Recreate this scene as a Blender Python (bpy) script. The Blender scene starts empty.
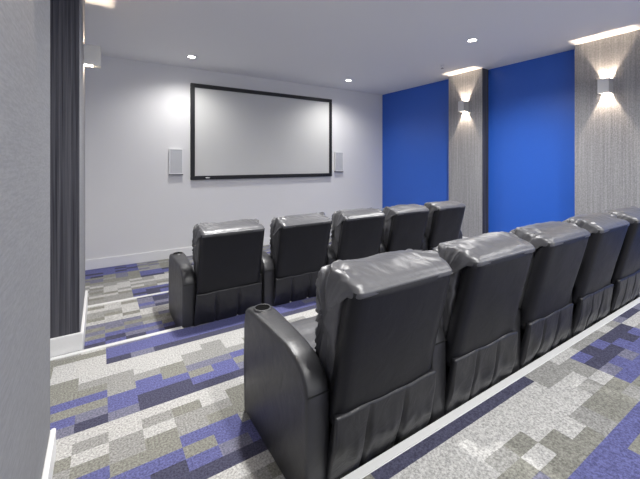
import bpy, bmesh, math, random
from mathutils import Vector, noise

sc = bpy.context.scene
COL = sc.collection

# ------------------------------------------------------------------ camera
CAM_H = 1.50
YAW = math.radians(32.5)
FPX = 345.0
cam_d = bpy.data.cameras.new('camera')
cam_d.sensor_fit = 'HORIZONTAL'
cam_d.sensor_width = 36.0
cam_d.lens = 36.0 * FPX / 640.0
cam_d.shift_x = 0.0
cam_d.shift_y = -(239.5 - 162.0) / 640.0
cam_d.clip_start = 0.02
cam = bpy.data.objects.new('camera', cam_d)
COL.objects.link(cam)
cam.location = (0, 0, CAM_H)
cam.rotation_euler = (math.radians(90), 0, -YAW)
sc.camera = cam

# ------------------------------------------------------------------ world, exposure
w = bpy.data.worlds.new('world')
sc.world = w
w.use_nodes = True
bg = w.node_tree.nodes['Background']
bg.inputs[0].default_value = (0.97, 0.98, 1.0, 1)
bg.inputs[1].default_value = 1.0  # grey fill added, entering by the open back of the room
sc.view_settings.view_transform = 'Standard'
sc.view_settings.look = 'None'
sc.view_settings.exposure = 0.43
sc.view_settings.gamma = 1.0
sc.view_settings.use_curve_mapping = False
sc.cycles.use_denoising = True
sc.cycles.max_bounces = 8
sc.cycles.diffuse_bounces = 6

SPOT_W = 320.0
SPOT_COL = (1.0, 0.985, 0.965)
SCONCE_W = 42.0
SCONCE_COL = (1.0, 0.80, 0.60)

# ------------------------------------------------------------------ room numbers
FLOOR_CAM, FLOOR_REAR, FLOOR_FRONT, FLOOR_SCREEN = 0.11, 0.0, -0.12, -0.25
CEIL = 3.26
Y_BACK = -2.4
Y_FRONT = 6.75
EDGE = (1.228, 3.335, 4.68)
X_NEAR = -0.213
X_COLL = -0.14
X_LEFT = -0.45
X_COLR = 6.04
X_RIGHT = 6.24


# ------------------------------------------------------------------ materials
def new_mat(name):
    m = bpy.data.materials.new(name)
    m.use_nodes = True
    nt = m.node_tree
    b = nt.nodes['Principled BSDF']
    return m, nt, b


def node(nt, t, **kw):
    n = nt.nodes.new(t)
    for k, v in kw.items():
        setattr(n, k, v)
    return n


def coords(nt, scale=(1, 1, 1)):
    tc = node(nt, 'ShaderNodeTexCoord')
    mp = node(nt, 'ShaderNodeMapping')
    mp.inputs['Scale'].default_value = scale
    nt.links.new(tc.outputs['Object'], mp.inputs['Vector'])
    return mp.outputs['Vector']


def mat_plain(name, col, rough=0.6, metal=0.0, spec=0.5, bump=0.0, bscale=60):
    m, nt, b = new_mat(name)
    b.inputs['Base Color'].default_value = (*col, 1)
    b.inputs['Roughness'].default_value = rough
    b.inputs['Metallic'].default_value = metal
    b.inputs['Specular IOR Level'].default_value = spec
    v = coords(nt)
    n = node(nt, 'ShaderNodeTexNoise')
    n.inputs['Scale'].default_value = bscale
    n.inputs['Detail'].default_value = 4
    nt.links.new(v, n.inputs['Vector'])
    mx = node(nt, 'ShaderNodeMix', data_type='RGBA')
    mx.inputs['A'].default_value = (*[c * 0.96 for c in col], 1)
    mx.inputs['B'].default_value = (*[min(1, c * 1.03) for c in col], 1)
    nt.links.new(n.outputs['Fac'], mx.inputs['Factor'])
    nt.links.new(mx.outputs['Result'], b.inputs['Base Color'])
    if bump:
        bp = node(nt, 'ShaderNodeBump')
        bp.inputs['Strength'].default_value = bump
        bp.inputs['Distance'].default_value = 0.004
        nt.links.new(n.outputs['Fac'], bp.inputs['Height'])
        nt.links.new(bp.outputs['Normal'], b.inputs['Normal'])
    return m


def mat_paper(name, ca, cb, scale, rough=0.75, bump=0.35):
    """woven wall covering: long threads, streaked by two stretched noises"""
    m, nt, b = new_mat(name)
    b.inputs['Roughness'].default_value = rough
    b.inputs['Specular IOR Level'].default_value = 0.3
    v1 = coords(nt, scale[0])
    v2 = coords(nt, scale[1])
    n1 = node(nt, 'ShaderNodeTexNoise'); n1.inputs['Scale'].default_value = 1.0; n1.inputs['Detail'].default_value = 3
    n2 = node(nt, 'ShaderNodeTexNoise'); n2.inputs['Scale'].default_value = 1.0; n2.inputs['Detail'].default_value = 2
    nt.links.new(v1, n1.inputs['Vector'])
    nt.links.new(v2, n2.inputs['Vector'])
    ad = node(nt, 'ShaderNodeMath', operation='ADD')
    nt.links.new(n1.outputs['Fac'], ad.inputs[0])
    nt.links.new(n2.outputs['Fac'], ad.inputs[1])
    mr = node(nt, 'ShaderNodeMapRange')
    mr.inputs['From Min'].default_value = 0.75
    mr.inputs['From Max'].default_value = 1.25
    nt.links.new(ad.outputs[0], mr.inputs['Value'])
    mx = node(nt, 'ShaderNodeMix', data_type='RGBA')
    mx.inputs['A'].default_value = (*ca, 1)
    mx.inputs['B'].default_value = (*cb, 1)
    nt.links.new(mr.outputs['Result'], mx.inputs['Factor'])
    nt.links.new(mx.outputs['Result'], b.inputs['Base Color'])
    bp = node(nt, 'ShaderNodeBump')
    bp.inputs['Strength'].default_value = bump
    bp.inputs['Distance'].default_value = 0.006
    nt.links.new(mr.outputs['Result'], bp.inputs['Height'])
    nt.links.new(bp.outputs['Normal'], b.inputs['Normal'])
    return m


def mat_leather(name, col, rough, crease, spec):
    m, nt, b = new_mat(name)
    b.inputs['Base Color'].default_value = (*col, 1)
    b.inputs['Specular IOR Level'].default_value = spec
    v = coords(nt)
    n = node(nt, 'ShaderNodeTexNoise'); n.inputs['Scale'].default_value = 9; n.inputs['Detail'].default_value = 5
    n.inputs['Distortion'].default_value = 1.2
    nt.links.new(v, n.inputs['Vector'])
    g = node(nt, 'ShaderNodeTexVoronoi'); g.inputs['Scale'].default_value = 420
    nt.links.new(v, g.inputs['Vector'])
    mr = node(nt, 'ShaderNodeMapRange')
    mr.inputs['To Min'].default_value = rough - 0.06
    mr.inputs['To Max'].default_value = rough + 0.08
    nt.links.new(n.outputs['Fac'], mr.inputs['Value'])
    nt.links.new(mr.outputs['Result'], b.inputs['Roughness'])
    b1 = node(nt, 'ShaderNodeBump'); b1.inputs['Strength'].default_value = crease; b1.inputs['Distance'].default_value = 0.02
    nt.links.new(n.outputs['Fac'], b1.inputs['Height'])
    b2 = node(nt, 'ShaderNodeBump'); b2.inputs['Strength'].default_value = 0.12; b2.inputs['Distance'].default_value = 0.001
    nt.links.new(g.outputs['Distance'], b2.inputs['Height'])
    nt.links.new(b1.outputs['Normal'], b2.inputs['Normal'])
    nt.links.new(b2.outputs['Normal'], b.inputs['Normal'])
    return m


def mat_carpet(name, col):
    m, nt, b = new_mat(name)
    b.inputs['Roughness'].default_value = 0.95
    b.inputs['Specular IOR Level'].default_value = 0.1
    v = coords(nt)
    n = node(nt, 'ShaderNodeTexNoise'); n.inputs['Scale'].default_value = 95; n.inputs['Detail'].default_value = 3
    n.inputs['Roughness'].default_value = 0.7
    nt.links.new(v, n.inputs['Vector'])
    mr = node(nt, 'ShaderNodeMapRange')
    mr.inputs['From Min'].default_value = 0.35
    mr.inputs['From Max'].default_value = 0.65
    nt.links.new(n.outputs['Fac'], mr.inputs['Value'])
    mx = node(nt, 'ShaderNodeMix', data_type='RGBA')
    mx.inputs['A'].default_value = (*[c * 0.60 for c in col], 1)
    mx.inputs['B'].default_value = (*[min(1, c * 1.38) for c in col], 1)
    nt.links.new(mr.outputs['Result'], mx.inputs['Factor'])
    nt.links.new(mx.outputs['Result'], b.inputs['Base Color'])
    bp = node(nt, 'ShaderNodeBump'); bp.inputs['Strength'].default_value = 0.5; bp.inputs['Distance'].default_value = 0.006
    nt.links.new(n.outputs['Fac'], bp.inputs['Height'])
    nt.links.new(bp.outputs['Normal'], b.inputs['Normal'])
    return m


def mat_glow(name, col, strength):
    m, nt, b = new_mat(name)
    b.inputs['Base Color'].default_value = (0.8, 0.8, 0.8, 1)
    b.inputs['Emission Color'].default_value = (*col, 1)
    b.inputs['Emission Strength'].default_value = strength
    return m


def mat_grille(name, col, hole):
    m, nt, b = new_mat(name)
    b.inputs['Roughness'].default_value = 0.6
    v = coords(nt)
    vo = node(nt, 'ShaderNodeTexVoronoi'); vo.inputs['Scale'].default_value = 160; vo.inputs['Randomness'].default_value = 0
    nt.links.new(v, vo.inputs['Vector'])
    rp = node(nt, 'ShaderNodeMapRange'); rp.inputs['From Min'].default_value = 0.25; rp.inputs['From Max'].default_value = 0.4
    nt.links.new(vo.outputs['Distance'], rp.inputs['Value'])
    mx = node(nt, 'ShaderNodeMix', data_type='RGBA')
    mx.inputs['A'].default_value = (*hole, 1)
    mx.inputs['B'].default_value = (*col, 1)
    nt.links.new(rp.outputs['Result'], mx.inputs['Factor'])
    nt.links.new(mx.outputs['Result'], b.inputs['Base Color'])
    return m


M = {}
M['wall'] = mat_plain('grey_white_wall_paint', (0.745, 0.74, 0.74), 0.6, bump=0.08, bscale=180)
M['ceiling'] = mat_plain('ceiling_paint', (0.82, 0.815, 0.80), 0.8, bump=0.08, bscale=150)
M['white'] = mat_plain('white_trim_paint', (0.82, 0.82, 0.82), 0.4)
M['nosing'] = mat_plain('pale_stair_nosing', (0.68, 0.68, 0.67), 0.45, bump=0.1, bscale=200)
M['blue'] = mat_plain('cobalt_blue_wall_paint', (0.025, 0.118, 0.55), 0.38, spec=0.5, bump=0.06, bscale=40)
M['paper'] = mat_paper('grey_woven_wallpaper', (0.22, 0.22, 0.23), (0.34, 0.34, 0.35), ((46, 46, 0.9), (70, 70, 45)))
M['paper_left'] = mat_paper('pale_grey_woven_wallpaper', (0.215, 0.218, 0.23), (0.262, 0.265, 0.276), ((30, 9, 110), (60, 30, 110)), bump=0.06)
M['paper_dark'] = mat_paper('darker_ribbed_wallpaper', (0.030, 0.030, 0.040), (0.10, 0.10, 0.115), ((42, 42, 0.5), (90, 90, 1.2)))  # darker tones for every pier face except the room side
M['leather_pad'] = mat_leather('lit_black_leather', (0.080, 0.080, 0.086), 0.40, 0.25, 1.0)  # recliner leather lightened: light on the cushions put into the colour
M['leather'] = mat_leather('black_leather', (0.014, 0.014, 0.017), 0.42, 0.30, 0.6)
M['leather_arm'] = mat_leather('padded_black_leather', (0.025, 0.025, 0.028), 0.42, 0.15, 0.75)  # same leather, tone set between lit pads and shaded backs
M['leather_flat'] = mat_leather('shaded_black_leather', (0.011, 0.011, 0.0135), 0.48, 0.10, 0.33)  # same leather darkened: shade of the backs put into the colour
M['plastic'] = mat_plain('black_plastic', (0.012, 0.012, 0.012), 0.45)
M['well_shade'] = mat_plain('cup_well_shade', (0.006, 0.006, 0.006), 0.95, spec=0.05)  # colour of a flat disc standing for shade inside the cup well
M['screen'] = mat_plain('screen_cloth', (0.62, 0.62, 0.60), 0.8, bump=0.02, bscale=200)
M['frame'] = mat_plain('black_velvet_frame', (0.008, 0.008, 0.010), 0.5)
M['alu'] = mat_plain('satin_aluminium', (0.72, 0.72, 0.73), 0.35, metal=0.7)
M['sconce_white'] = mat_plain('white_lamp_enamel', (0.72, 0.72, 0.70), 0.4)
M['grille'] = mat_grille('speaker_grille_cloth', (0.62, 0.63, 0.65), (0.35, 0.35, 0.36))
M['badge'] = mat_plain('silver_badge', (0.75, 0.75, 0.75), 0.3, metal=0.6)
M['dark_grey'] = mat_plain('dark_grey_plastic', (0.12, 0.12, 0.13), 0.5)
M['lamp'] = mat_glow('lamp_lens', (1.0, 0.97, 0.92), 30.0)
M['bulb'] = mat_glow('warm_bulb', (1.0, 0.82, 0.62), 30.0)
CARPET = [mat_carpet('carpet_navy', (0.068, 0.068, 0.108)),
          mat_carpet('carpet_blue', (0.118, 0.123, 0.275)),
          mat_carpet('carpet_slate', (0.175, 0.175, 0.235)),
          mat_carpet('carpet_olive', (0.232, 0.230, 0.203)),
          mat_carpet('carpet_grey', (0.285, 0.283, 0.27)),
          mat_carpet('carpet_pale', (0.46, 0.455, 0.44))]
NAVY, BLUE, SLATE, OLIVE, GREY, PALE = range(6)


# ------------------------------------------------------------------ mesh helpers
def link_mesh(name, bm, mats, parent=None, smooth=False):
    bmesh.ops.recalc_face_normals(bm, faces=bm.faces[:])
    me = bpy.data.meshes.new(name)
    bm.to_mesh(me)
    bm.free()
    for m in (mats if isinstance(mats, (list, tuple)) else [mats]):
        me.materials.append(m)
    if smooth:
        for p in me.polygons:
            p.use_smooth = True
    o = bpy.data.objects.new(name, me)
    COL.objects.link(o)
    if parent:
        o.parent = parent
    return o


def box(bm, x0, x1, y0, y1, z0, z1, mi=0):
    vs = [bm.verts.new(p) for p in ((x0, y0, z0), (x1, y0, z0), (x1, y1, z0), (x0, y1, z0),
                                    (x0, y0, z1), (x1, y0, z1), (x1, y1, z1), (x0, y1, z1))]
    fs = []
    for idx in ((0, 3, 2, 1), (4, 5, 6, 7), (0, 1, 5, 4), (1, 2, 6, 5), (2, 3, 7, 6), (3, 0, 4, 7)):
        f = bm.faces.new([vs[i] for i in idx])
        f.material_index = mi
        fs.append(f)
    return vs, fs


def box_obj(name, x0, x1, y0, y1, z0, z1, mat, parent=None, bevel=0.0):
    bm = bmesh.new()
    box(bm, x0, x1, y0, y1, z0, z1)
    if bevel:
        bmesh.ops.bevel(bm, geom=bm.edges[:], offset=bevel, segments=3, profile=0.5, affect='EDGES')
    return link_mesh(name, bm, mat, parent, smooth=False)


def lathe(bm, prof, segs=32, centre=(0, 0, 0), mi=0, close=False):
    rings = []
    for r, z in prof:
        ring = []
        for k in range(segs):
            a = 2 * math.pi * k / segs
            ring.append(bm.verts.new((centre[0] + r * math.cos(a), centre[1] + r * math.sin(a), centre[2] + z)))
        rings.append(ring)
    for a, b in zip(rings, rings[1:]):
        for k in range(segs):
            f = bm.faces.new((a[k], a[(k + 1) % segs], b[(k + 1) % segs], b[k]))
            f.material_index = mi
    if close:
        bm.faces.new(rings[-1]); bm.faces.new(list(reversed(rings[0])))
    return rings


def empty(name, loc):
    o = bpy.data.objects.new(name, None)
    o.empty_display_size = 0.1
    COL.objects.link(o)
    o.location = loc
    return o


def tag(o, label, cat, group=None):
    o['label'] = label
    o['category'] = cat
    if group:
        o['group'] = group
    return o


def struct(o):
    o['kind'] = 'structure'
    return o


def copy_tree(o, parent=None):
    c = o.copy()
    COL.objects.link(c)
    if parent:
        c.parent = parent
    for ch in list(o.children):
        copy_tree(ch, c)
    return c


# ------------------------------------------------------------------ carpet floors
CW, CH = 0.163, 0.0838
ROWS = 8


def carpet_floor(name, x0, x1, y0, y1, z, thick, anchor, seed, rule):
    """one tier of carpet: cells of yarn colour laid as a mosaic; the top is one mesh, cell by cell"""
    rnd = random.Random(seed)
    nc = int(math.ceil((x1 - x0) / CW))
    r_lo = int(math.floor((y0 - anchor) / CH))
    r_hi = int(math.ceil((y1 - anchor) / CH))
    bm = bmesh.new()
    # jitter runs per row
    jit = {}
    for r in range(r_lo - 1, r_hi + 1):
        c = 0
        while c < nc + 1:
            run = rnd.choice((1, 1, 2, 2, 3, 4))
            j = rnd.choice((-1, -1, 0, 0, 0, 0, 1, 1, 2))
            for k in range(run):
                jit[(c + k, r)] = j + (rnd.choice((-1, 1)) if rnd.random() < 0.18 else 0)
            c += run
    for c in range(nc):
        xa, xb = x0 + c * CW, min(x1, x0 + (c + 1) * CW)
        for r in range(r_lo, r_hi):
            ya, yb = max(y0, anchor + r * CH), min(y1, anchor + (r + 1) * CH)
            if yb - ya < 1e-4:
                continue
            mi = rule(0.5 * (xa + xb), anchor + (r + 0.5) * CH, r, jit[(c, r)], rnd)
            vs = [bm.verts.new(p) for p in ((xa, ya, z), (xb, ya, z), (xb, yb, z), (xa, yb, z))]
            f = bm.faces.new(vs)
            f.material_index = mi
    bmesh.ops.remove_doubles(bm, verts=bm.verts[:], dist=1e-5)
    # slab below
    vs, fs = box(bm, x0, x1, y0, y1, z - thick, z - 0.002, GREY)
    o = link_mesh(name, bm, CARPET)
    return struct(o)


RAMP = [(NAVY, NAVY, SLATE), (NAVY, NAVY, BLUE), (BLUE, BLUE, BLUE), (BLUE, BLUE, SLATE), (OLIVE, OLIVE, GREY),
        (OLIVE, GREY, OLIVE), (GREY, PALE, GREY), (PALE, PALE, PALE)]


def ramp_at(k, j, rnd):
    if k == 0 or k == 7:
        kk = k
    else:
        kk = min(7, max(1, k + j)) if k > 1 else max(0, min(2, k + (1 if j > 1 else 0)))
    return rnd.choice(RAMP[kk])


def rule_default(x, y, r, j, rnd):
    if y > 3.0:
        if x < 0.0:
            return rnd.choice((GREY, OLIVE, GREY, PALE))
        if r % ROWS >= 1:
            return rnd.choice((BLUE, BLUE, BLUE, SLATE))
    k = r % ROWS
    if x < 1.4:
        return rnd.choice(((NAVY, NAVY, NAVY, SLATE), (NAVY, NAVY, NAVY, BLUE) if j < 1 else (BLUE, BLUE, SLATE), (BLUE, BLUE, BLUE) if j < 1 else (BLUE, OLIVE),
                           (BLUE, BLUE, SLATE) if j < 1 else (OLIVE, OLIVE, GREY), (OLIVE, OLIVE, GREY), (OLIVE, GREY, OLIVE, PALE) if j < 1 else (GREY, PALE),
                           (GREY, OLIVE, PALE) if j < 0 else (PALE, GREY), (PALE, PALE, PALE))[k])
    return ramp_at(r % ROWS, j, rnd)


def rule_camera_tier(x, y, r, j, rnd):
    # edge row r=0 lies just beyond the pale band
    if x < 1.0:
        return ramp_at((r - 3) % ROWS, j, rnd)
    mix = {-1: (PALE,), -2: (PALE, PALE, GREY), -3: (GREY, PALE, PALE, OLIVE), -4: (OLIVE, GREY, OLIVE, PALE),
           -5: (OLIVE, OLIVE, SLATE, GREY), -6: (BLUE, OLIVE, BLUE), -7: (BLUE, BLUE, BLUE, OLIVE), -8: (BLUE, BLUE, SLATE), -9: (BLUE, NAVY)}
    if x < 2.36:
        if r >= 0:
            return NAVY
        return rnd.choice(mix[max(-9, min(-1, r - (1 if j > 1 else 0) + (1 if j < 0 else 0)))])
    if x < 2.78:
        if r >= -2:
            return PALE if j < 1 else GREY
        return rnd.choice(mix[max(-9, r)])
    if x < 3.75:
        if r >= 0:
            return PALE if j < 1 else GREY
        return rnd.choice(((NAVY, NAVY, BLUE), (BLUE, BLUE, NAVY), (BLUE, BLUE, SLATE), (BLUE, OLIVE, BLUE), (OLIVE, GREY), (OLIVE, GREY, BLUE), (BLUE, GREY), (PALE, GREY))[min(7, -1 - r)])
    return ramp_at(r % ROWS, j, rnd)


def rule_front_tier(x, y, r, j, rnd):
    if x > 2.4:
        return ramp_at((r + 3) % ROWS, j, rnd)
    if r < 6:
        return rnd.choice((BLUE, BLUE, SLATE, NAVY)) if r + j < 6 else OLIVE
    if r < 9:
        return rnd.choice((OLIVE, GREY, OLIVE, SLATE))
    if x > 0.32 and r >= 11:
        return rnd.choice((BLUE, BLUE, NAVY, BLUE, SLATE))
    return rnd.choice((PALE, GREY, PALE, OLIVE))


def rule_screen_floor(x, y, r, j, rnd):
    y += 0.05 * j
    if y < 5.0 or (y < 5.35 and x > 0.3):
        return rnd.choice((BLUE, BLUE, NAVY, BLUE, SLATE))
    if y < 5.9:
        return rnd.choice((PALE, GREY, OLIVE) if y < 5.6 else (PALE, PALE, GREY))
    if (x > 0.52) == (y < 6.25):
        return rnd.choice((BLUE, NAVY, BLUE))
    return rnd.choice((OLIVE, GREY, OLIVE, SLATE))


NOSE = 0.05
carpet_floor('floor', X_LEFT, X_RIGHT, Y_BACK, EDGE[0] - NOSE, FLOOR_CAM, 0.3, 1.113, 11, rule_camera_tier)
carpet_floor('floor', X_LEFT, X_RIGHT, EDGE[0] + 0.001, EDGE[1] - NOSE, FLOOR_REAR, 0.3, 2.335, 4, rule_default)
carpet_floor('floor', X_LEFT, X_RIGHT, EDGE[1] + 0.001, EDGE[2] - NOSE, FLOOR_FRONT, 0.3, 3.34, 23, rule_front_tier)
carpet_floor('floor', X_LEFT, X_RIGHT, EDGE[2] + 0.001, Y_FRONT, FLOOR_SCREEN, 0.3, 4.70, 31, rule_screen_floor)

# nosing strips on the edge of each tier, L-shaped (tread lip + riser face)
for i, (e, ztop, zlow) in enumerate(((EDGE[0], FLOOR_CAM, FLOOR_REAR), (EDGE[1], FLOOR_REAR, FLOOR_FRONT), (EDGE[2], FLOOR_FRONT, FLOOR_SCREEN))):
    bm = bmesh.new()
    box(bm, X_LEFT, X_RIGHT, e - NOSE, e, ztop - 0.05, ztop + 0.004)
    bmesh.ops.bevel(bm, geom=bm.edges[:], offset=0.004, segments=2, affect='EDGES')
    box(bm, X_LEFT, X_RIGHT, e - NOSE, e - 0.008, zlow - 0.02, ztop - 0.05)
    struct(link_mesh('trim_%d' % (i + 1), bm, M['nosing']))

# ------------------------------------------------------------------ walls and ceiling
struct(box_obj('ceiling', X_LEFT - 0.2, X_RIGHT + 0.2, Y_BACK, Y_FRONT + 0.2, CEIL, CEIL + 0.15, M['ceiling']))
struct(box_obj('wall_front', X_LEFT - 0.2, X_RIGHT + 0.2, Y_FRONT, Y_FRONT + 0.15, -0.5, CEIL, M['wall']))
struct(box_obj('wall_right', X_RIGHT, X_RIGHT + 0.15, Y_BACK, Y_FRONT, -0.5, CEIL, M['blue']))
struct(box_obj('wall_left', X_LEFT - 0.15, X_LEFT, Y_BACK, Y_FRONT, -0.5, CEIL, M['wall']))


def pier(name, x0, x1, y0, y1, room_side, face, side):
    bm = bmesh.new()
    vs, fs = box(bm, x0, x1, y0, y1, -0.5, CEIL)
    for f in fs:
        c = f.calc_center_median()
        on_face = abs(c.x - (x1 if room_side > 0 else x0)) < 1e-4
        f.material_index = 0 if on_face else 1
    return struct(link_mesh(name, bm, [face, side]))


pier('wall_left_pier', X_LEFT, X_NEAR, Y_BACK, 2.2, 1, M['paper_left'], M['paper_dark'])
pier('wall_left_pier', X_LEFT, X_COLL, 3.36, 4.62, 1, M['paper_left'], M['paper_dark'])
pier('wall_right_pier', X_COLR, X_RIGHT, 3.82, 4.56, -1, M['paper'], M['paper_dark'])
pier('wall_right_pier', X_COLR, X_RIGHT, 1.575, 2.326, -1, M['paper'], M['paper_dark'])


def base(name, *boxes):
    bm = bmesh.new()
    for b in boxes:
        v, f = box(bm, *b)
    bmesh.ops.bevel(bm, geom=bm.edges[:], offset=0.004, segments=2, affect='EDGES')
    return struct(link_mesh(name, bm, M['white']))


BH = 0.15
base('baseboard_front', (X_LEFT, X_RIGHT, Y_FRONT - 0.02, Y_FRONT, FLOOR_SCREEN, FLOOR_SCREEN + 0.165))
base('baseboard_left',
     (X_NEAR, X_NEAR + 0.022, EDGE[0], 2.222, FLOOR_REAR, FLOOR_REAR + 0.14),
     (X_LEFT, X_NEAR, 2.2, 2.222, FLOOR_REAR, FLOOR_REAR + 0.14),
     (X_LEFT, X_LEFT + 0.02, 2.222, 3.338, FLOOR_REAR, FLOOR_REAR + 0.14),
     (X_LEFT, X_COLL + 0.022, 3.338, 3.36, FLOOR_REAR, FLOOR_REAR + 0.14),
     (X_COLL, X_COLL + 0.022, 3.36, 4.642, FLOOR_FRONT, FLOOR_FRONT + 0.19))
base('baseboard_right',
     (X_COLR - 0.02, X_COLR, 3.80, 4.58, FLOOR_FRONT, FLOOR_FRONT + BH),
     (X_COLR - 0.02, X_COLR, 1.555, 2.346, FLOOR_REAR, FLOOR_REAR + BH),
     (X_RIGHT - 0.02, X_RIGHT, 2.346, EDGE[1], FLOOR_REAR, FLOOR_REAR + BH),
     (X_RIGHT - 0.02, X_RIGHT, 4.58, Y_FRONT - 0.02, FLOOR_SCREEN, FLOOR_FRONT + BH))

# ------------------------------------------------------------------ downlights
DL = (1.29, 6.02, CEIL)
dl = empty('downlight', DL)
bm = bmesh.new()
lathe(bm, [(0.052, -0.001), (0.055, -0.006), (0.082, -0.006), (0.088, -0.003), (0.088, 0.0)], 32)
link_mesh('trim_ring', bm, M['white'], dl, True)
bm = bmesh.new()
rg = lathe(bm, [(0.0525, -0.0035), (0.03, -0.0055), (0.006, -0.006)], 32)
bm.faces.new(rg[-1])
link_mesh('lens', bm, M['lamp'], dl, True)


def spot(parent, power):
    l = bpy.data.lights.new('downlight_beam', 'SPOT')
    l.energy = power
    l.color = SPOT_COL
    l.spot_size = math.radians(150)
    l.spot_blend = 0.9
    l.shadow_soft_size = 0.09
    o = bpy.data.objects.new('downlight_beam', l)
    COL.objects.link(o)
    o.parent = parent
    o.location = (0, 0, -0.03)
    return o


spots = [((1.29, 6.02), 'round recessed ceiling downlight above the left end of the screen', 0.30),
         ((4.50, 5.93), 'small recessed ceiling downlight above the right end of the screen', 0.36),
         ((4.53, 3.02), 'recessed ceiling downlight out in the middle of the ceiling, right of the screen', 1.0),
         ((1.29, 3.02), 'recessed ceiling downlight over the left end of the front recliner row', 1.0),
         ((1.29, 0.15), 'added fill downlight, unseen, over the aisle behind the rear row, on the left', 0.75),  # this and the next: unseen lamps added to brighten the aisle
         ((4.53, 0.15), 'added fill downlight, unseen, over the aisle behind the rear row, on the right', 0.85)]
for i, ((x, y), lab, p) in enumerate(spots):
    o = dl if i == 0 else copy_tree(dl)
    o.location = (x, y, CEIL)
    tag(o, lab, 'ceiling light', 'recessed downlights')
for i, o in enumerate([o for o in COL.objects if o.type == 'EMPTY' and o.name.startswith('downlight')]):
    spot(o, SPOT_W * spots[i][2])

# ------------------------------------------------------------------ fire sprinkler
sp = empty('fire_sprinkler', (5.25, 4.1, CEIL))
tag(sp, 'tiny pendant fire sprinkler head on the ceiling beside the farther right wall lamp', 'sprinkler')
bm = bmesh.new()
lathe(bm, [(0.035, 0.0), (0.034, -0.006), (0.014, -0.010), (0.012, -0.03), (0.004, -0.035)], 20)
link_mesh('escutcheon', bm, M['alu'], sp, True)
bm = bmesh.new()
lathe(bm, [(0.001, -0.060), (0.026, -0.060), (0.026, -0.063), (0.001, -0.064)], 20)
for a in (0, math.pi):
    x = 0.012 * math.cos(a)
    box(bm, x - 0.002, x + 0.002, -0.003, 0.003, -0.062, -0.028)
link_mesh('deflector', bm, M['dark_grey'], sp)


# ------------------------------------------------------------------ wall sconces
SW, SD, SH = 0.065, 0.145, 0.20      # half width, depth, height


def make_sconce(mat):
    """local: wall plane x=0, room towards +x"""
    root = empty('wall_lamp', (0, 0, 0))
    bm = bmesh.new()
    t = 0.006
    box(bm, 0, SD, -SW, -SW + t, -SH / 2, SH / 2)
    box(bm, 0, SD, SW - t, SW, -SH / 2, SH / 2)
    box(bm, SD - t, SD, -SW + t, SW - t, -SH / 2, SH / 2)
    link_mesh('housing', bm, mat, root)
    box_obj('backplate', 0.0, 0.004, -SW + t, SW - t, -SH / 2 + 0.004, SH / 2 - 0.004, M['alu'], root)
    for s in (1, -1):
        bm = bmesh.new()
        za, zb = sorted((s * (SH / 2 - 0.004), s * (SH / 2 - 0.008)))
        a = 0.046
        box(bm, 0.004, SD - t, -SW + t, -a, za, zb)
        box(bm, 0.004, SD - t, a, SW - t, za, zb)
        box(bm, 0.078, SD - t, -a, a, za, zb)
        link_mesh('baffle', bm, mat, root)
    bm = bmesh.new()
    bmesh.ops.create_uvsphere(bm, u_segments=12, v_segments=8, radius=0.006)
    for v in bm.verts:
        v.co.x += 0.05
    link_mesh('bulb', bm, M['bulb'], root, True)
    return root


def sconce_light(root, power):
    for s in (1, -1):
        l = bpy.data.lights.new('wall_lamp_glow', 'POINT')
        l.energy = power
        l.color = SCONCE_COL
        l.shadow_soft_size = 0.005
        o = bpy.data.objects.new('wall_lamp_glow', l)
        COL.objects.link(o)
        o.parent = root
        o.location = (0.05, 0, s * 0.009)


sa = make_sconce(M['alu'])
sb = copy_tree(sa)
sc_l = make_sconce(M['sconce_white'])
sd_ = copy_tree(sc_l)
for o, loc, rz, lab in (
        (sa, (X_COLR, 4.17, 2.58), math.pi, 'boxy up-and-down wall lamp on the grey pier between the two blue panels'),
        (sb, (X_COLR, 1.93, 2.56), math.pi, 'boxy up-and-down wall lamp on the nearest right grey pier, throwing crossed beams'),
        (sc_l, (X_COLL, 4.25, 2.585), 0, 'white box wall lamp on the dark-sided left pier, seen from the side'),
        (sd_, (X_NEAR, 1.42, 2.585), 0, 'white box wall lamp above the frame on the pale near left wall')):
    o.location = loc
    o.rotation_euler = (0, 0, rz)
    tag(o, lab, 'wall lamp', 'up-and-down wall lamps')
    sconce_light(o, SCONCE_W * (1.0 if rz else 0.45))

# ------------------------------------------------------------------ projection screen
SX0, SX1, SZ0, SZ1 = 1.42, 4.605, 1.163, 2.973
scr = empty('projection_screen', ((SX0 + SX1) / 2, Y_FRONT, SZ0))
tag(scr, 'large wide projection screen with black frame hung on the pale front wall', 'screen')


def rel(root, *b):
    l = root.location
    return (b[0] - l.x, b[1] - l.x, b[2] - l.y, b[3] - l.y, b[4] - l.z, b[5] - l.z)


FB = 0.075
bm = bmesh.new()
for b in ((SX0, SX1, Y_FRONT - 0.055, Y_FRONT - 0.002, SZ1 - FB, SZ1), (SX0, SX1, Y_FRONT - 0.055, Y_FRONT - 0.002, SZ0, SZ0 + FB),
          (SX0, SX0 + FB, Y_FRONT - 0.055, Y_FRONT - 0.002, SZ0 + FB, SZ1 - FB), (SX1 - FB, SX1, Y_FRONT - 0.055, Y_FRONT - 0.002, SZ0 + FB, SZ1 - FB)):
    vs, fs = box(bm, *rel(scr, *b))
bmesh.ops.bevel(bm, geom=bm.edges[:], offset=0.006, segments=2, affect='EDGES')
fr = link_mesh('frame', bm, M['frame'], scr)
box_obj('screen_fabric', *rel(scr, SX0 + FB - 0.01, SX1 - FB + 0.01, Y_FRONT - 0.035, Y_FRONT - 0.025, SZ0 + FB - 0.01, SZ1 - FB + 0.01), M['screen'], scr)
bm = bmesh.new()
lathe(bm, [(0.001, 0.004), (0.040, 0.004), (0.044, 0.0)], 24)
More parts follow.
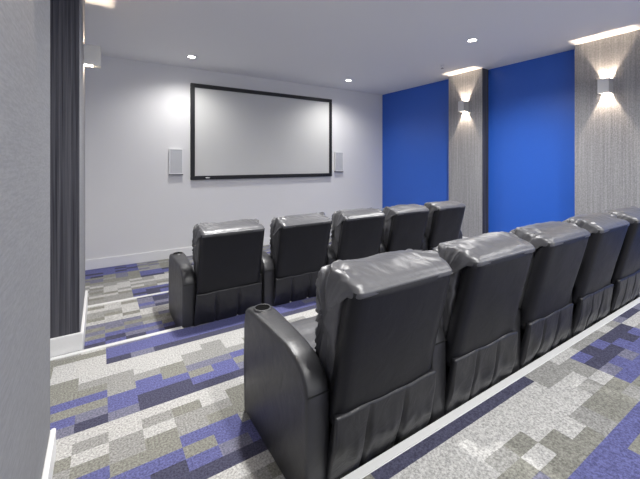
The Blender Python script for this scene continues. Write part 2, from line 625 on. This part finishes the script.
for v in bm.verts:
    x, y, z = v.co
    v.co = Vector((x + 1.73 - scr.location.x, -0.055 - z, y * 0.28 + FB / 2))
bd = link_mesh('badge', bm, M['badge'], fr, True)
bd['label'] = 'small silver oval badge'


# ------------------------------------------------------------------ wall speakers
def speaker(x0, x1, z0, z1, lab):
    r = empty('wall_speaker', ((x0 + x1) / 2, Y_FRONT, z0))
    tag(r, lab, 'speaker', 'slim speakers beside the screen')
    wd, h = (x1 - x0) / 2, z1 - z0
    bm = bmesh.new()
    for b in ((-wd, wd, -0.05, 0, h - 0.016, h), (-wd, wd, -0.05, 0, 0.022, 0.036),
              (-wd, -wd + 0.014, -0.05, 0, 0.036, h - 0.016), (wd - 0.014, wd, -0.05, 0, 0.036, h - 0.016)):
        box(bm, *b)
    link_mesh('surround', bm, M['white'], r)
    box_obj('grille', -wd + 0.014, wd - 0.014, -0.044, -0.01, 0.036, h - 0.016, M['grille'], r)
    box_obj('bottom_strip', -wd, wd, -0.052, 0, 0.0, 0.022, M['dark_grey'], r)  # dark strip along the lower edge


speaker(1.05, 1.285, 1.26, 1.74, 'slim pale wall speaker to the left of the screen')
speaker(4.70, 4.935, 1.26, 1.74, 'slim pale wall speaker to the right of the screen')

# ------------------------------------------------------------------ recliners
Y0 = 1.30     # local y = world y - Y0 for the rear row
P0 = Vector((0, -0.095, 0.35))
Lv = Vector((0, -0.238, 0.971))
Nv = Vector((0, 0.971, 0.238))
HW = 0.305
PITCH = 0.79
ARM_X = -0.36


def st(x, t, s):
    return P0 + Lv * s + Nv * t + Vector((x, 0, 0))


def resample(pts, n):
    """closed polyline -> n points, Catmull-Rom smoothed"""
    out = []
    k = len(pts)
    for i in range(n):
        u = i * k / n
        j = int(u)
        f = u - j
        p = [pts[(j + d) % k] for d in (-1, 0, 1, 2)]
        out.append(tuple(0.5 * (2 * p[1][a] + (p[2][a] - p[0][a]) * f + (2 * p[0][a] - 5 * p[1][a] + 4 * p[2][a] - p[3][a]) * f * f
                                + (-p[0][a] + 3 * p[1][a] - 3 * p[2][a] + p[3][a]) * f ** 3) for a in (0, 1)))
    return out


BACK_PROF = [(0.012, 0.618), (0.004, 0.642), (0.014, 0.652), (0.040, 0.666), (0.09, 0.674), (0.16, 0.676), (0.23, 0.660), (0.285, 0.622), (0.312, 0.56),
             (0.312, 0.49), (0.290, 0.41), (0.274, 0.34), (0.280, 0.25), (0.270, 0.13), (0.23, 0.06), (0.15, 0.04), (0.094, 0.06), (0.092, 0.35), (0.088, 0.578)]


def ridged(v):
    return 1.0 - min(1.0, abs(noise.noise(v)) * 3.0)


def make_backrest(seed, parent):
    prof = resample(BACK_PROF, 140)
    ct = sum(p[0] for p in prof) / len(prof)
    cs = sum(p[1] for p in prof) / len(prof)
    nx = 72
    bm = bmesh.new()
    rings = []
    off = Vector((seed * 7.3, seed * 3.1, seed * 5.7))
    for i in range(nx + 1):
        q = -1 + 2 * i / nx
        x = HW * math.copysign(1 - (1 - abs(q)) ** 1.5, q)
        edge = max(0.0, (abs(x) / HW - 0.86) / 0.14)
        shrink = 1 - math.sqrt(max(0.0, 1 - edge ** 2))
        ring = []
        x_here = x
        for (t, s) in prof:
            x = x_here
            top = max(0.0, min(1.0, (s - 0.58) / 0.08))
            # pull the section in where the cover turns round the side
            tt = t + (ct - t) * shrink * 0.30
            ss = s + (cs - s) * shrink * 0.075
            # gathers run across the top near both ends and down the sides
            endw = max(0.0, (abs(x) / HW - 0.45) / 0.55) ** 1.6
            g = ridged(Vector((x * 5 + 2.0 * t, t * 5 - x * 3, s * 24)) + off)
            g2 = ridged(Vector((x * 16 + t * 6, t * 12, s * 5)) + off * 1.7)
            slow = noise.noise(Vector((x * 5, t * 6, s * 4)) + off)
            is_pad = 1.0 if t > 0.075 or s > 0.64 else 0.0
            clear = max(0.0, min(1.0, (t - 0.02) / 0.09))
            d = clear * is_pad * (0.025 * endw * (g - 0.8) * (0.45 + 0.55 * top) + 0.010 * (g2 - 0.55) * top * (0.35 + endw) + 0.010 * slow * (0.4 + top))
            dt, ds = tt - ct, (ss - cs) * 0.35 if top < 0.5 else 0.22
            ln = math.hypot(dt, ds) or 1
            tt += d * dt / ln
            ss += d * ds / ln
            low = max(0.0, min(1.0, (0.34 - s) / 0.12))
            x = x * (1 - 0.07 * low)
            xx = x + (0.014 * (g - 0.5) * math.copysign(1, x) if edge > 0.3 and t > 0.10 else 0)
            ring.append(bm.verts.new(st(xx, tt, ss)))
        rings.append(ring)
    n = len(prof)
    for a, b in zip(rings, rings[1:]):
        for k in range(n):
            bm.faces.new((a[k], a[(k + 1) % n], b[(k + 1) % n], b[k]))
    for ring, sgn in ((rings[0], -1), (rings[-1], 1)):
        prev = ring
        for q, dx in ((0.85, 0.006), (0.6, 0.010), (0.3, 0.012)):
            new = []
            for v in ring:
                c = st(v.co.x, ct + 0.02, cs)
                p = c.lerp(v.co, q)
                loc = Vector((sgn, p.y * 6, p.z * 16)) + off
                p.x += sgn * (dx + 0.012 * (ridged(loc) - 0.5))
                new.append(bm.verts.new(p))
            for k in range(n):
                bm.faces.new((prev[k], prev[(k + 1) % n], new[(k + 1) % n], new[k]))
            prev = new
        bm.faces.new(prev)
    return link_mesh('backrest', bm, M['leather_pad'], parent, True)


def make_panel(seed, parent):
    """flat leather-covered board closing the back, softly crowned"""
    bm = bmesh.new()
    nx, ns = 16, 20
    off = Vector((seed * 2.3, seed * 9.1, 0))
    grid = {}
    for i in range(nx + 1):
        for j in range(ns + 1):
            q, s = -1 + 2 * i / nx, 0.640 * j / ns
            x = q * (HW - 0.004)
            crown = 0.010 * (1 - q ** 2)
            nz = 0.004 * noise.noise(Vector((x * 6, s * 5, 0)) + off)
            edge = 0.012 * max(0, (abs(q) - 0.9) / 0.1) ** 2
            grid[i, j, 0] = bm.verts.new(st(x, 0.010 - crown + nz + edge, s))
            grid[i, j, 1] = bm.verts.new(st(x, 0.084, s))
    for i in range(nx):
        for j in range(ns):
            for k in (0, 1):
                bm.faces.new([grid[a] for a in ((i, j, k), (i + 1, j, k), (i + 1, j + 1, k), (i, j + 1, k))])
    for j in range(ns):
        for i in (0, nx):
            bm.faces.new([grid[a] for a in ((i, j, 0), (i, j + 1, 0), (i, j + 1, 1), (i, j, 1))])
    for i in range(nx):
        for j in (0, ns):
            bm.faces.new([grid[a] for a in ((i, j, 0), (i + 1, j, 0), (i + 1, j, 1), (i, j, 1))])
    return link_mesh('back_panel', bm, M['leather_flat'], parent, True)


def make_skirt(seed, parent):
    """loose leather flap under the back board, stitched into three panels"""
    rnd = random.Random(seed * 13 + 1)
    bm = bmesh.new()
    nx, nz = 66, 26
    off = Vector((seed * 4.7, seed * 1.9, seed))
    seams = (-0.36 + rnd.uniform(-.05, .05), 0.30 + rnd.uniform(-.05, .05))
    F, B = {}, {}
    for i in range(nx + 1):
        q = -1 + 2 * i / nx
        for j in range(nz + 1):
            f = j / nz            # 0 bottom, 1 top
            z = 0.055 + 0.365 * f
            top_dip = 0.012 * noise.noise(Vector((q * 2, 0.3, 0)) + off)
            z += top_dip * f
            y = -0.025 - 0.092 * f
            sd = min(abs(q - s) for s in seams)
            puff = 0.026 * (1 - math.exp(-(sd / 0.035) ** 2)) * (0.12 + 0.88 * math.sin(math.pi * min(1, 0.12 + f * 0.88)))
            fold = 0.016 * noise.noise(Vector((q * 2.6 + f * 1.2, f * 2.6 - q, 0)) + off) * (1.15 - f)
            fold += 0.006 * (ridged(Vector((q * 3.0, f * 1.6 + q * 1.1, 3)) + off) - 0.5) * (1.05 - f)
            x = q * (HW + 0.008 + 0.014 * (1 - f) * (0.5 + noise.noise(off + Vector((q, 2, 2)))))
            F[i, j] = bm.verts.new((x, y - puff - fold, z))
            B[i, j] = bm.verts.new((x * 0.99, y + 0.03 - 0.3 * (puff + fold), z))
    for i in range(nx):
        for j in range(nz):
            bm.faces.new([F[a] for a in ((i, j), (i + 1, j), (i + 1, j + 1), (i, j + 1))])
            bm.faces.new([B[a] for a in ((i, j), (i + 1, j), (i + 1, j + 1), (i, j + 1))])
    for j in range(nz):
        for i in (0, nx):
            bm.faces.new((F[i, j], F[i, j + 1], B[i, j + 1], B[i, j]))
    for i in range(nx):
        for j in (0, nz):
            bm.faces.new((F[i, j], F[i + 1, j], B[i + 1, j], B[i, j]))
    return link_mesh('back_skirt', bm, M['leather'], parent, True)


# arm side profile (y, z) local, from rear foot round the top to the front foot
ARM_PROF = [(-0.045, 0.012), (-0.050, 0.25), (-0.048, 0.50), (-0.035, 0.545), (0.00, 0.588), (0.06, 0.622), (0.16, 0.640), (0.40, 0.640),
            (0.60, 0.636), (0.665, 0.630), (0.695, 0.605), (0.708, 0.55), (0.715, 0.30), (0.715, 0.012)]
CUP_Y = 0.590


def make_arm(x, parent, end=False):
    bm = bmesh.new()
    # resample the open profile
    pts = []
    for a, b in zip(ARM_PROF, ARM_PROF[1:]):
        d = math.hypot(b[0] - a[0], b[1] - a[1])
        k = max(1, int(d / 0.03))
        for i in range(k):
            pts.append((a[0] + (b[0] - a[0]) * i / k, a[1] + (b[1] - a[1]) * i / k))
    pts.append(ARM_PROF[-1])
    across = [(-1, 0.030), (-1.0, 0.014), (-0.94, 0.004), (-0.80, 0.0), (-0.4, -0.003), (0, -0.004), (0.4, -0.003), (0.80, 0.0), (0.94, 0.004), (1.0, 0.014), (1, 0.030)]
    cy, cz = 0.34, 0.30
    rows = []
    for (y, z) in pts:
        fy = max(0.0, min(1.0, (y - 0.10) / 0.45))
        hw = 0.056 + 0.014 * fy * fy * (3 - 2 * fy)
        cx = x + 0.014 * fy
        zf = max(0.0, min(1.0, z / 0.62))
        hw *= 1.0 + 0.06 * math.sin(math.pi * zf)
        row = []
        for (a, inset) in across:
            dy, dz = cy - y, (cz - z) if z > 0.3 else 0
            ln = math.hypot(dy, dz) or 1
            row.append(bm.verts.new((cx + a * hw, y + dy / ln * inset, z + dz / ln * inset)))
        rows.append(row)
    for r1, r2 in zip(rows, rows[1:]):
        for a, b, c, d in zip(r1, r1[1:], r2[1:], r2):
            bm.faces.new((a, b, c, d))
    # side skins
    for k in (0, -1):
        bm.faces.new([r[k] for r in rows])
    bm.faces.new([v for v in rows[0]] + [v for v in reversed(rows[-1])])
    # seam cords across the rear
    arm = link_mesh('armrest', bm, M['leather_arm'], parent, True)
    arm.modifiers.new('split', 'EDGE_SPLIT').split_angle = math.radians(50)
    # stitched seam as a thin cord at the back
    bm = bmesh.new()
    box(bm, x - 0.060, x + 0.060, -0.054, -0.046, 0.500, 0.506)
    bmesh.ops.bevel(bm, geom=bm.edges[:], offset=0.0025, segments=2, affect='EDGES')
    link_mesh('seam', bm, M['plastic'], arm)
    bm = bmesh.new()
    xc = x + 0.014
    rg = lathe(bm, [(0.055, 0.641), (0.050, 0.6475), (0.046, 0.6488), (0.0425, 0.6478)], 32, (xc, CUP_Y, 0), 0)
    rg = lathe(bm, [(0.0425, 0.6478), (0.0415, 0.6462), (0.01, 0.6455)], 32, (xc, CUP_Y, 0), 1)
    f = bm.faces.new(rg[-1])
    f.material_index = 1
    cup = link_mesh('cup_holder', bm, [M['leather_arm'], M['well_shade']], arm, True)
    cup['label'] = 'cup holder with padded rim, flat black disc as the shaded well'
    return arm


def make_seat(parent):
    """deep seat cushion with cross ribs, rolling over the front into the footrest"""
    prof = [(0.10, 0.30), (0.09, 0.44), (0.14, 0.475), (0.24, 0.482), (0.30, 0.474), (0.36, 0.486), (0.46, 0.480), (0.52, 0.488), (0.62, 0.485), (0.68, 0.46), (0.705, 0.40), (0.70, 0.32), (0.60, 0.29), (0.35, 0.29)]
    prof = resample(prof, 80)
    bm = bmesh.new()
    rings = []
    nx = 20
    for i in range(nx + 1):
        q = -1 + 2 * i / nx
        x = 0.285 * q
        drop = 0.03 * max(0, (abs(q) - 0.8) / 0.2) ** 2
        ring = []
        for (y, z) in prof:
            zz = z - (drop if z > 0.38 else -drop * 0.3)
            zz += 0.004 * noise.noise(Vector((x * 9, y * 9, 1.0)))
            ring.append(bm.verts.new((x, y, zz)))
        rings.append(ring)
    n = len(prof)
    for a, b in zip(rings, rings[1:]):
        for k in range(n):
            bm.faces.new((a[k], a[(k + 1) % n], b[(k + 1) % n], b[k]))
    bm.faces.new(rings[0]); bm.faces.new(rings[-1])
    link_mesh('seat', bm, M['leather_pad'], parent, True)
    bm = bmesh.new()
    box(bm, -0.28, 0.28, 0.60, 0.70, 0.06, 0.30)
    bmesh.ops.bevel(bm, geom=bm.edges[:], offset=0.02, segments=3, affect='EDGES')
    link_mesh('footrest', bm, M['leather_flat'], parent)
    bm = bmesh.new()
    box(bm, -0.285, 0.285, 0.075, 0.595, 0.03, 0.285)
    box(bm, -0.27, -0.20, 0.12, 0.56, 0.0, 0.03)
    box(bm, 0.20, 0.27, 0.12, 0.56, 0.0, 0.03)
    link_mesh('base', bm, M['plastic'], parent)
    bm = bmesh.new()
    box(bm, 0.288, 0.368, -0.010, 0.56, 0.03, 0.47)  # block added beside the arm to stop light leaking through the gap
    bmesh.ops.bevel(bm, geom=bm.edges[:], offset=0.012, segments=2, affect='EDGES')
    link_mesh('gap_block', bm, M['plastic'], parent)


front_labels = ['black leather recliner at the left end of the front row, beside the steps',
                'black leather recliner second from the left in the front row',
                'black leather recliner in the middle of the front row',
                'black leather recliner fourth from the left in the front row',
                'black leather recliner at the right end of the front row, against the blue panel']
rear_labels = ['nearest black leather recliner, left end of the rear row, cup holder showing in its arm',
               'black leather recliner second from the left in the rear row',
               'black leather recliner in the middle of the rear row',
               'black leather recliner fourth from the left in the rear row',
               'black leather recliner at the far right end of the rear row, by the grey pier']
seed = 1
first = None
for (labels, x_first, dy, z, group) in ((rear_labels, 1.15, 0.0, FLOOR_REAR, 'recliners of the rear row'),
                                        (front_labels, 1.045, 2.035, FLOOR_FRONT, 'recliners of the front row')):
    for i, lab in enumerate(labels):
        r = empty('recliner', (x_first + PITCH * i, Y0 + dy, z))
        tag(r, lab, 'chair', group)
        make_backrest(seed, r)
        make_panel(seed, r)
        make_skirt(seed, r)
        if first is None:
            make_arm(ARM_X, r)
            make_seat(r)
            first = r
        else:
            for ch in first.children:
                if ch.name.split('.')[0] in ('armrest', 'seat', 'footrest', 'base', 'gap_block'):
                    copy_tree(ch, r)
        if i == len(labels) - 1:
            make_arm(ARM_X + PITCH, r)
        seed += 1
